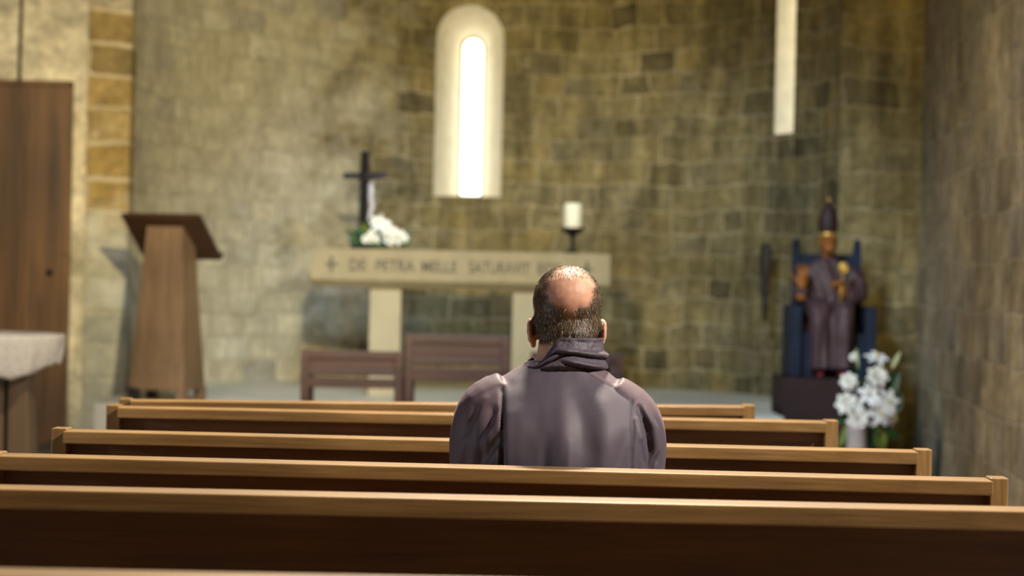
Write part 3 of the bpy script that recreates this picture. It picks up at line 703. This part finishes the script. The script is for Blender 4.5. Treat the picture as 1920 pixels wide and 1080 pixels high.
# the robed body, head and hands: one continuous carving
bm = bmesh.new()
rings_loft(bm, [(-.02, .06, .28, .17, .15), (-.02, .06, .45, .165, .12), (-.02, .06, .62, .165, .105), (-.02, .06, .72, .165, .09), (-.02, .05, .78, .12, .075), (-.02, .045, .82, .055, .05)], 32, 2.2)
for s in (-1, 1):
    stube(bm, [(-.02+s*.075, .05, .42), (-.02+s*.085, -.08, .46), (-.02+s*.085, -.20, .455), (-.02+s*.085, -.235, .36), (-.02+s*.08, -.235, .2), (-.02+s*.078, -.24, .06)], [.10, .085, .075, .065, .060, .070], 16)
stube(bm, [(-.02, -.17, .42), (-.02, -.20, .3), (-.02, -.20, .06)], [.07, .06, .075], 14)
stube(bm, [(-.14, .05, .73), (-.205, .0, .62), (-.215, -.07, .53), (-.215, -.15, .60)], [.055, .06, .055, .045], 14)
stube(bm, [(.10, .05, .73), (.185, .02, .62), (.16, -.07, .55), (.045, -.16, .57)], [.06, .075, .065, .04], 14)
robe = obj('robe', fuse(bm, .009, 4), M['robe'], t)
me = robe.data; me.update()
for v in me.vertices:
    if v.co.y < -.05 and v.co.z < .42:
        v.co += Vector((0, -1, 0))*.010*math.sin(v.co.x*95+.6)*min(1, (.42-v.co.z)*5)
    elif v.co.y < .05: v.co += Vector((0, -1, 0))*.006*math.sin(v.co.x*60+v.co.z*22)
bm = bmesh.new()
stube(bm, [(-.02, .045, .80), (-.02, .03, .87)], [.038, .036], 14)
ball(bm, (-.02, .015, .92), .055, .068, .078, n=20)
ball(bm, (-.02, -.035, .885), .040, .035, .045)                      # bearded jaw
stube(bm, [(-.02, -.052, .945), (-.02, -.072, .915), (-.02, -.06, .905)], [.007, .012, .009], 8)
for s in (-1, 1):
    ball(bm, (-.02+s*.055, .02, .92), .01, .018, .026); ball(bm, (-.02+s*.022, -.05, .943), .014, .012, .006)
obj('head', fuse(bm, .005, 2), M['woodskin'], t, label='carved orange-brown bearded face')
def hand(bm, w, d, n, sc=1.0, curl=.3, spread=.12, thumb=1):
    """palm from wrist w along d, palm normal n; five fingers"""
    w = Vector(w); d = Vector(d).normalized(); n = (Vector(n)-d*Vector(n).dot(d)).normalized(); s = d.cross(n)*thumb
    stube(bm, [w-d*.02*sc, w+d*.035*sc, w+d*.085*sc], [(.026*sc, .018*sc), (.036*sc, .015*sc), (.038*sc, .013*sc)] if abs(s.x) > .5 else [.022*sc, .028*sc, .030*sc], 12)
    for k, (o_, ln) in enumerate(((-.030, .068), (-.010, .078), (.011, .073), (.030, .058))):
        b = w+d*.085*sc+s*o_*sc; dd = (d+s*spread*o_/.03).normalized(); p = [b-d*.015*sc, b]; a = 0
        for q in (.45, .32, .23):
            a += curl; p.append(p[-1]+(dd*math.cos(a)+n*math.sin(a))*ln*q*sc)
        stube(bm, p, [.0095*sc, .0095*sc, .009*sc, .0083*sc, .007*sc], 8, 3)
    b = w+d*.02*sc-s*.028*sc; p = [b+s*.012*sc, b]; td = (d*.75-s*.75).normalized()
    for q, a in ((.035, .1), (.03, .35), (.024, .6)): p.append(p[-1]+(td*math.cos(a*curl*2)+n*math.sin(a*curl*2)+d*.2).normalized()*q*sc)
    stube(bm, p, [.013*sc, .013*sc, .011*sc, .010*sc, .008*sc], 8, 3)
for w, d_, n_, cu, th in (((-.215, -.15, .62), (0, -.1, 1), (0, -1, 0), .12, 1), ((.055, -.19, .565), (-.25, -.25, .9), (-.6, -.5, -.1), .9, 1)):
    bm = bmesh.new(); hand(bm, w, d_, n_, .95, cu, .15, th); obj('hand', fuse(bm, .0045, 2), M['woodskin'], t)
bm = bmesh.new(); stube(bm, [(-.215, -.148, .60), (-.215, -.150, .63)], [.03, .028], 10); ball(bm, (-.215, -.13, .555), .042, .04, .045); obj('cuff', bm, M['woodskin'], t)
bm = bmesh.new()  # mitre: pointed, flattened front to back
prof = [(.058, 0), (.066, .03), (.071, .08), (.066, .13), (.045, .18), (.018, .222), (.004, .24)]
lathe(bm, prof, 28, 0, 0, 1, .85); o = obj('mitre', bm, M['mitre'], t); o.location = (-.022, .02, .965)
bm = bmesh.new(); lathe(bm, [(.060, 0), (.064, .004), (.064, .020), (.061, .024)], 28, 0, 0, 1, .88); o = obj('mitre_band', bm, M['gold'], t); o.location = (-.022, .02, .962)
bm = bmesh.new(); ball(bm, (-.022, .02, 1.21), .013, .013, .016); obj('mitre_finial', bm, M['gold'], t)
bm = bmesh.new()  # large key held upright
def torus(bm, c, R_, r_, n=20, k=8, sx=1):
    pts = [Vector((c[0]+R_*sx*math.cos(2*PI*i/n), c[1], c[2]+R_*math.sin(2*PI*i/n))) for i in range(n)]
    rings = []
    for i, p in enumerate(pts):
        o_ = (p-Vector(c)).normalized(); rings.append([bm.verts.new(p+o_*r_*math.cos(2*PI*j/k)+Vector((0, 1, 0))*r_*math.sin(2*PI*j/k)) for j in range(k)])
    for i in range(n):
        a, b = rings[i], rings[(i+1) % n]
        for j in range(k): bm.faces.new((a[j], a[(j+1) % k], b[(j+1) % k], b[j]))
torus(bm, (.052, -.225, .745), .030, .011, sx=.8); ball(bm, (.052, -.225, .745), .017, .008, .022)
tube(bm, [(.051, -.225, .712), (.030, -.225, .47)], .008, 8); ball(bm, (.03, -.225, .475), .017, .012, .022); box(bm, .028, .052, -.230, -.220, .455, .50, .002)
obj('key', bm, M['gold'], t, label='gilded key')
for s in (-1, 1):
    bm = bmesh.new(); stube(bm, [(-.02+s*.07, -.20, .025), (-.02+s*.075, -.27, .024), (-.02+s*.08, -.32, .018)], [(.026, .024), (.028, .022), (.018, .014)], 12); obj('shoe', bm, M['redshoe'], t)

# ================================================================== THE SEATED MAN
MX, MY = .18, 5.45
man = thing('person', 'balding man in a dark jacket sitting in a pew with his back to us', 'person', (MX, MY, 0))
HX = .017
# ---- body: one continuous surface
bm = bmesh.new()
rings_loft(bm, [(0, .02, .45, .16, .12), (0, .0, .52, .17, .13), (0, -.0, .66, .15, .11), (0, .0, .80, .165, .11), (0, .01, .92, .175, .105), (0, .015, 1.0, .15, .09), (0, .04, 1.05, .085, .060), (.005, .05, 1.09, .058, .055)], 32, 2.3)
stube(bm, [(.0, .04, 1.02), (.006, .052, 1.09), (HX, .078, 1.17)], [(.064, .064), (.060, .060), (.058, .06)], 20)
rx = Matrix.Rotation(math.radians(-14), 3, 'X')
ball(bm, (HX, .088, 1.232), .0785, .098, .0795, rx, 32)          # cranium
ball(bm, (HX, .095, 1.190), .0760, .088, .085, rx, 32)
ball(bm, (HX, .070, 1.165), .0700, .065, .060, None, 24)          # nape
ball(bm, (HX, .135, 1.135), .058, .062, .055, rx, 24)              # jaw
ball(bm, (HX, .185, 1.105), .026, .022, .020)                      # chin
stube(bm, [(HX, .192, 1.205), (HX, .213, 1.175), (HX, .218, 1.160), (HX, .200, 1.152)], [.009, .012, .015, .010], 10)  # nose
stube(bm, [(HX-.028, .188, 1.132), (HX, .200, 1.130), (HX+.028, .188, 1.132)], [.005, .009, .005], 8)                    # mouth
stube(bm, [(HX-.045, .178, 1.215), (HX, .195, 1.213), (HX+.045, .178, 1.215)], [.007, .009, .007], 8)                   # brow
for s in (-1, 1): ball(bm, (HX+s*.033, .172, 1.172), .022, .016, .018)
for s in (-1, 1):   # ears
    base = Vector((HX+s*.0765, .098, 1.158))
    em = Matrix.Rotation(s*math.radians(24), 3, 'Z') @ Matrix.Rotation(s*math.radians(6), 3, 'Y')
    ball(bm, base+Vector((s*.003, -.004, .002)), .0065, .021, .033, em, 20)
    ball(bm, base+Vector((s*.000, .006, -.026)), .0065, .011, .012, em, 14)
    pts = [base+em @ Vector((s*.005, math.cos(a)*-.018+.0, math.sin(a)*.031)) for a in [math.radians(q) for q in (-50, -20, 10, 45, 80, 120, 160)]]
    stube(bm, pts, [.0045]*7, 8, 3)
for s in (-1, 1):
    stube(bm, [(s*.15, .01, .98), (s*.185, .03, .85), (s*.195, .07, .72), (s*.17, .20, .632), (s*.12, .315, .585)], [.055, .046, .038, .034, .026], 14)
    stube(bm, [(s*.085, .02, .53), (s*.12, .22, .535), (s*.15, .42, .52), (s*.15, .44, .42), (s*.15, .42, .26), (s*.15, .42, .09)], [.085, .078, .056, .056, .052, .038], 16)
    stube(bm, [(s*.15, .40, .06), (s*.155, .47, .05), (s*.165, .56, .035)], [(.036, .036), (.038, .030), (.036, .018)], 12)
body_hand_bm = bm
hand(bm, (-.12, .315, .618), (.35, .9, -.12), (0, 0, -1), 1.0, .22, .1, 1)
hand(bm, (.12, .315, .618), (-.35, .9, -.12), (0, 0, -1), 1.0, .22, .1, -1)
bme = fuse(bm, .004, 3)
body = obj('body', bme, M['skin'], man)
def sst(a, b, x): t_ = max(0, min(1, (x-a)/(b-a))); return t_*t_*(3-2*t_)
def bald(p):
    """0 = full hair, 1 = bare scalp, by place on the head"""
    x, z, y = p.x-HX-.004, p.z, p.y
    w = .061
    e = (x/w)**2+((z-1.262)/(.050 if z < 1.262 else .044))**2
    core = 1-sst(.50, 1.35, e+.35*noise.noise(Vector((x*60, z*60, 2))))
    if y > .13: core = max(core, .45*sst(.03, .06, .08-abs(x)))
    v = (1-sst(.0, .030, abs(x)))*sst(1.165, 1.225, z)*.75 if y < .05 else 0
    return max(core, v)
def hairy(p, n):
    x, y, z = p.x-HX, p.y, p.z
    if z < 1.128 or z > 1.36: return 0
    if y > .165: return 0
    if y > .115 and z < 1.225: return 0
    if abs(x) > .0795 and z < 1.20 : return 0
    low = 1.128 + (.0 if y < .06 else (y-.06)*.9)
    k = sst(low, low+.012, z)
    if y > .13: k *= .35
    if z > 1.285: k *= 1-.5*sst(1.285, 1.31, z)
    return k*(1-bald(p))
at = bme.attributes.new('scalp', 'FLOAT', 'POINT')
for i, v in enumerate(bme.vertices):
    h = hairy(v.co, v.normal) if v.co.z > 1.1 else 0
    at.data[i].value = h*.92
for s in (-1, 1):
    bm = bmesh.new(); ball(bm, (HX+s*.031, .180, 1.193), .0115, .0115, .0115); obj('eye', bm, M['eye'], man)
# ---- hair strands
def hair():
    rng = random.Random(3); verts = []; faces = []; tone = []
    fs = [p for p in bme.polygons if p.center.z > 1.12]
    for p in fs:
        c0 = p.center; hd = hairy(c0, p.normal); bd = bald(c0)
        dens = 1.6*hd*hd + (.35 if c0.z > 1.288 else .0)+(.10 if c0.z > 1.27 and c0.y > .06 and .2 < bd else 0)
        if c0.y > .165 or (hd == 0 and (c0.z < 1.2 or abs(c0.x-HX) > .079)): continue
        k = int(dens)+(1 if rng.random() < dens-int(dens) else 0)
        for _ in range(k):
            n = Vector(p.normal); vs = [bme.vertices[i].co for i in p.vertices]
            a, b = rng.random(), rng.random(); root = vs[0].lerp(vs[1], a).lerp(vs[-1].lerp(vs[2 % len(vs)], a), b)
            down = Vector((0, -.15, -1)); flow = Vector(((root.x-HX)*3, -.2, -1)) if root.z < 1.27 else Vector(((root.x-HX)*6+rng.gauss(0, .3), -.9, -.2))
            if root.z > 1.27 and root.y > .04: flow = Vector((.8+rng.gauss(0, .4), .3*rng.gauss(0, 1), .25))
            flow += Vector((rng.gauss(0, .32), rng.gauss(0, .32), rng.gauss(0, .32)))
            tg = (flow-n*flow.dot(n)).normalized(); ln = rng.uniform(.008, .015)*(1.25 if root.z > 1.26 else 1)*(.7 if root.z < 1.15 else 1)
            lift = rng.uniform(.20, .42); side = tg.cross(n).normalized()*rng.uniform(.0004, .0008)
            p1 = root+(tg*(1-lift)+n*lift)*ln*.5; p2 = p1+(tg*.95+n*lift*.35+Vector((0, 0, -.15))).normalized()*ln*.55
            q = len(verts); r0 = root-n*.001
            verts += [r0-side, r0+side, p1-side*.9, p1+side*.9, p2]
            faces += [(q, q+1, q+3, q+2), (q+2, q+3, q+4)]
            tv = min(1, max(0, rng.gauss(.38, .24)+(.25 if rng.random() < .18 else 0))); tone += [tv]*5
    me = bpy.data.meshes.new('hair'); me.from_pydata(verts, [], faces); a = me.attributes.new('tone', 'FLOAT', 'POINT')
    a.data.foreach_set('value', tone); return me
h = obj('hair', hair(), M['hair'], man, smooth=True, label='short greying brown hair around a bare crown')
# ---- trousers and shoes
bm = bmesh.new()
rings_loft(bm, [(0, .03, .445, .165, .125), (0, .01, .50, .185, .145), (0, 0, .58, .18, .135), (0, 0, .64, .17, .125)], 28, 2.4)
for s in (-1, 1):
    stube(bm, [(s*.085, .02, .54), (s*.12, .22, .545), (s*.15, .43, .535), (s*.15, .465, .45), (s*.15, .43, .28), (s*.15, .42, .10)], [.092, .090, .076, .074, .068, .062], 18)
o = obj('trousers', fuse(bm, .007, 4), M['trouser'], man)
for s in (-1, 1):
    bm = bmesh.new(); stube(bm, [(s*.15, .36, .05), (s*.152, .42, .062), (s*.158, .50, .052), (s*.166, .59, .036), (s*.168, .625, .03)], [(.036, .044), (.042, .058), (.047, .048), (.046, .034), (.03, .024)], 16); box(bm, s*.158-.045, s*.158+.045, .335, .62, .0, .018, .008)
    obj('shoe', fuse(bm, .005, 3), M['shoe'], man)
# ---- jacket
bm = bmesh.new()
rings_loft(bm, rint([(0, .02, .50, .195, .155), (0, .01, .60, .20, .155), (0, .0, .72, .205, .15), (0, -.005, .84, .212, .148), (0, .0, .92, .212, .142), (0, .010, .97, .205, .130),
                (0, .026, 1.015, .180, .112), (0, .040, 1.050, .140, .092), (.004, .048, 1.078, .100, .076), (.006, .052, 1.095, .075, .07)]), 48, 2.25)
for s in (-1, 1):
    stube(bm, [(s*.115, .030, 1.018), (s*.168, .028, .984-.006*(s > 0)), (s*.190, .026, .92), (s*.192, .03, .84), (s*.200, .05, .74), (s*.200, .10, .665), (s*.175, .20, .635), (s*.125, .30, .612)],
          [(.055, .07), (.060, .078), (.058, .078), (.055, .072), (.058, .066), (.06, .058), (.052, .048), (.042, .040)], 20)
jme = fuse(bm, .0045, 14)
def seg_d(x, z, a, b):
    ax, az = a; bx, bz = b; dx, dz = bx-ax, bz-az; l2 = dx*dx+dz*dz; t_ = max(0, min(1, ((x-ax)*dx+(z-az)*dz)/l2))
    px, pz = ax+dx*t_, az+dz*t_; sd = ((x-ax)*dz-(z-az)*dx)/math.sqrt(l2); return math.hypot(x-px, z-pz), t_, sd
# polylines on the back of the jacket (x, z in metres from the man's middle), half width, depth (+ ridge, - groove)
SEAM_L = [(-.085, 1.078), (-.118, 1.055), (-.130, 1.035), (-.130, .95), (-.127, .80), (-.125, .70)]
SEAM_R = [(.062, 1.075), (.092, 1.058), (.128, 1.035), (.162, 1.012), (.164, .93), (.162, .80), (.16, .70)]
FOLDS = [
 (SEAM_L[2:], .005, -.0075), (SEAM_R[:4], .0035, -.003), (SEAM_R[3:], .0035, -.0035),
 ([(-.128, 1.03), (-.155, 1.012), (-.185, 1.0)], .010, .0018),
 ([(-.118, 1.03), (-.117, .90), (-.112, .80)], .012, .0016),
 ([(-.150, .985), (-.170, .93), (-.186, .87), (-.195, .80)], .009, -.009),
 ([(-.160, .945), (-.178, .90)], .008, .007), ([(-.138, .93), (-.165, .885), (-.180, .85)], .010, -.010),
 ([(-.150, .90), (-.17, .84), (-.178, .78)], .009, .006),
 ([(-.165, 1.00), (-.195, .95), (-.215, .88)], .012, .005), ([(-.185, .985), (-.205, .93)], .009, -.005),
 ([(.178, 1.00), (.200, .95), (.208, .90), (.206, .84)], .0045, -.010), ([(.190, .99), (.214, .95), (.222, .90)], .009, .005),
 ([(.172, .97), (.184, .92), (.192, .86), (.20, .82)], .008, .005), ([(.182, .92), (.188, .885), (.194, .86)], .005, -.007),
 ([(.225, .895), (.212, .865), (.203, .845)], .005, -.008), ([(.222, .87), (.210, .85)], .004, .004),
 ([(.150, .94), (.135, .89), (.122, .85)], .014, -.003), ([(.155, .90), (.145, .86), (.13, .84)], .010, -.003),
 ([(.030, 1.02), (.050, .96), (.060, .90), (.055, .84)], .030, -.005), ([(.005, 1.03), (.012, .96), (.008, .88), (.000, .82)], .024, .004),
 ([(.095, 1.00), (.100, .93), (.095, .86)], .026, .004), ([(-.06, 1.0), (-.055, .92), (-.06, .84)], .03, -.003),
 ([(-.03, .93), (-.035, .87), (-.03, .82)], .012, -.0022), ([(.022, .92), (.018, .86), (.02, .82)], .008, .0018),
]
ya = jme.attributes.new('yoke', 'FLOAT', 'POINT'); sa = jme.attributes.new('seam', 'FLOAT', 'POINT')
nrm = [v.normal.copy() for v in jme.vertices]
def poly_d(x, z, pl): return min(seg_d(x, z, a, b)[0] for a, b in zip(pl, pl[1:]))
for i, v in enumerate(jme.vertices):
    x, y, z = v.co; n = nrm[i]; dsp = 0
    if n.y < .25 and z > .62:
        for pl, w, dp in FOLDS:
            best = 9; tt = 0; nseg = len(pl)-1
            for q, (a, b) in enumerate(zip(pl, pl[1:])):
                dd, t_, _ = seg_d(x, z, a, b)
                if dd < best: best = dd; tt = (q+t_)/nseg
            if best < 3*w: dsp += (1.2 if w < .0055 else 1.55)*dp*math.exp(-(best/w)**2)*(.35+.65*math.sin(PI*min(1, max(0, tt*.9+.05))) if 'x' else 1)
        dsp += .0014*noise.noise(Vector((x*14, y*14, z*9)))+.0010*noise.noise(Vector((x*38, y*30, z*18)))
        k = max(math.exp(-(poly_d(x, z, SEAM_L[2:])/.0024)**2), .7*math.exp(-(poly_d(x, z, SEAM_R)/.0018)**2)) if n.y < 0 else 0
        sa.data[i].value = k
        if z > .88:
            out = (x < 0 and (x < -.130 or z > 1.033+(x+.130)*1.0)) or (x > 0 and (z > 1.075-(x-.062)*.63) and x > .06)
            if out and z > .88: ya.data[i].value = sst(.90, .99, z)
    else:
        dsp = .004*noise.noise(Vector((x*12, y*12, z*12)))
    if abs(x) > .1 and y > .05: dsp += .004*math.sin(z*90+x*30)
    v.co += n*dsp
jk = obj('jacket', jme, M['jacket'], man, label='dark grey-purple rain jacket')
# ---- standing collar with crumpled folds
def collar():
    bm = bmesh.new(); nu, nv = 150, 44; rows = []
    for j in range(nv+1):
        q = j/nv; row = []
        for i in range(nu+1):
            a = math.radians(-90-158+316*i/nu)     # open at the throat
            ca, sa_ = math.cos(a), math.sin(a)
            rx_ = .0985-.026*q; ry_ = .086-.018*q
            tuck = .014*max(0, 1-q/.14); rx_ -= tuck; ry_ -= tuck                          # right side a little higher
            z = 1.077+ q*(.072-.016*max(0, sa_))+.010*ca*q*0
            z -= q*.056*sst(.12, .80, -ca)*(1 if sa_ < .2 else .8)
            # crumples
            X = ca*rx_; w = 0
            if sa_ < .5:
                w += .0055*math.exp(-((q-.60+X*1.6)/.07)**2)-.0060*math.exp(-((q-.47+X*1.9-.04)/.06)**2)
                w += .0050*math.exp(-((q-.30+X*2.6)/.07)**2)*sst(-.05, .02, X)-.0065*math.exp(-((q-.20+X*2.8)/.055)**2)*sst(-.02, .03, X)
                w += -.0055*math.exp(-((q-.22-(X+.06)*3.2)/.08)**2)*sst(.03, -.01, X)+.0045*math.exp(-((q-.36-(X+.06)*3.4)/.08)**2)*sst(.03, -.02, X)
                w += .0022*noise.noise(Vector((a*3.5, q*5, 1)))+.0012*noise.noise(Vector((a*9, q*9, 3)))
            edge = .004*sst(.86, 1.0, q); w = w*1.5+edge
            # the right end flares away from the neck
            if ca > .75: w += .010*sst(.75, 1, ca)*q
            row.append(bm.verts.new((.012+ca*(rx_+w), .044+q*.014+sa_*(ry_+w), z)))
        rows.append(row)
    for a, b in zip(rows, rows[1:]):
        for i in range(nu): bm.faces.new((a[i], a[i+1], b[i+1], b[i]))
    bmesh.ops.recalc_face_normals(bm, faces=bm.faces)
    me = bpy.data.meshes.new('c'); bm.to_mesh(me); bm.free()
    o = bpy.data.objects.new('c', me); C.objects.link(o); md = o.modifiers.new('s', 'SOLIDIFY'); md.thickness = .004; md.offset = 0
    dg = bpy.context.evaluated_depsgraph_get(); dg.update(); res = bpy.data.meshes.new_from_object(o.evaluated_get(dg)); bpy.data.objects.remove(o); return res
obj('collar', collar(), M['jacket'], jk)
bm = bmesh.new()
inn = [(.074, 1.148), (.086, 1.136), (.097, 1.116), (.103, 1.096), (.106, 1.076)]; out = [(.084, 1.150), (.096, 1.138), (.108, 1.118), (.116, 1.096), (.120, 1.072)]
rows = [[bm.verts.new((a[0], .030+.02*k/4, a[1])), bm.verts.new((b[0], .050+.02*k/4, b[1])), bm.verts.new((b[0]-.001, .056+.02*k/4, b[1])), bm.verts.new((a[0]-.002, .036+.02*k/4, a[1]))] for k, (a, b) in enumerate(zip(inn, out))]
for a, b in zip(rows, rows[1:]):
    for i in range(4): bm.faces.new((a[i], a[(i+1) % 4], b[(i+1) % 4], b[i]))
bm.faces.new(rows[0][::-1]); bm.faces.new(rows[-1]); bmesh.ops.recalc_face_normals(bm, faces=bm.faces)
obj('collar_flap', bm, M['lining'], jk, label='black collar lining')
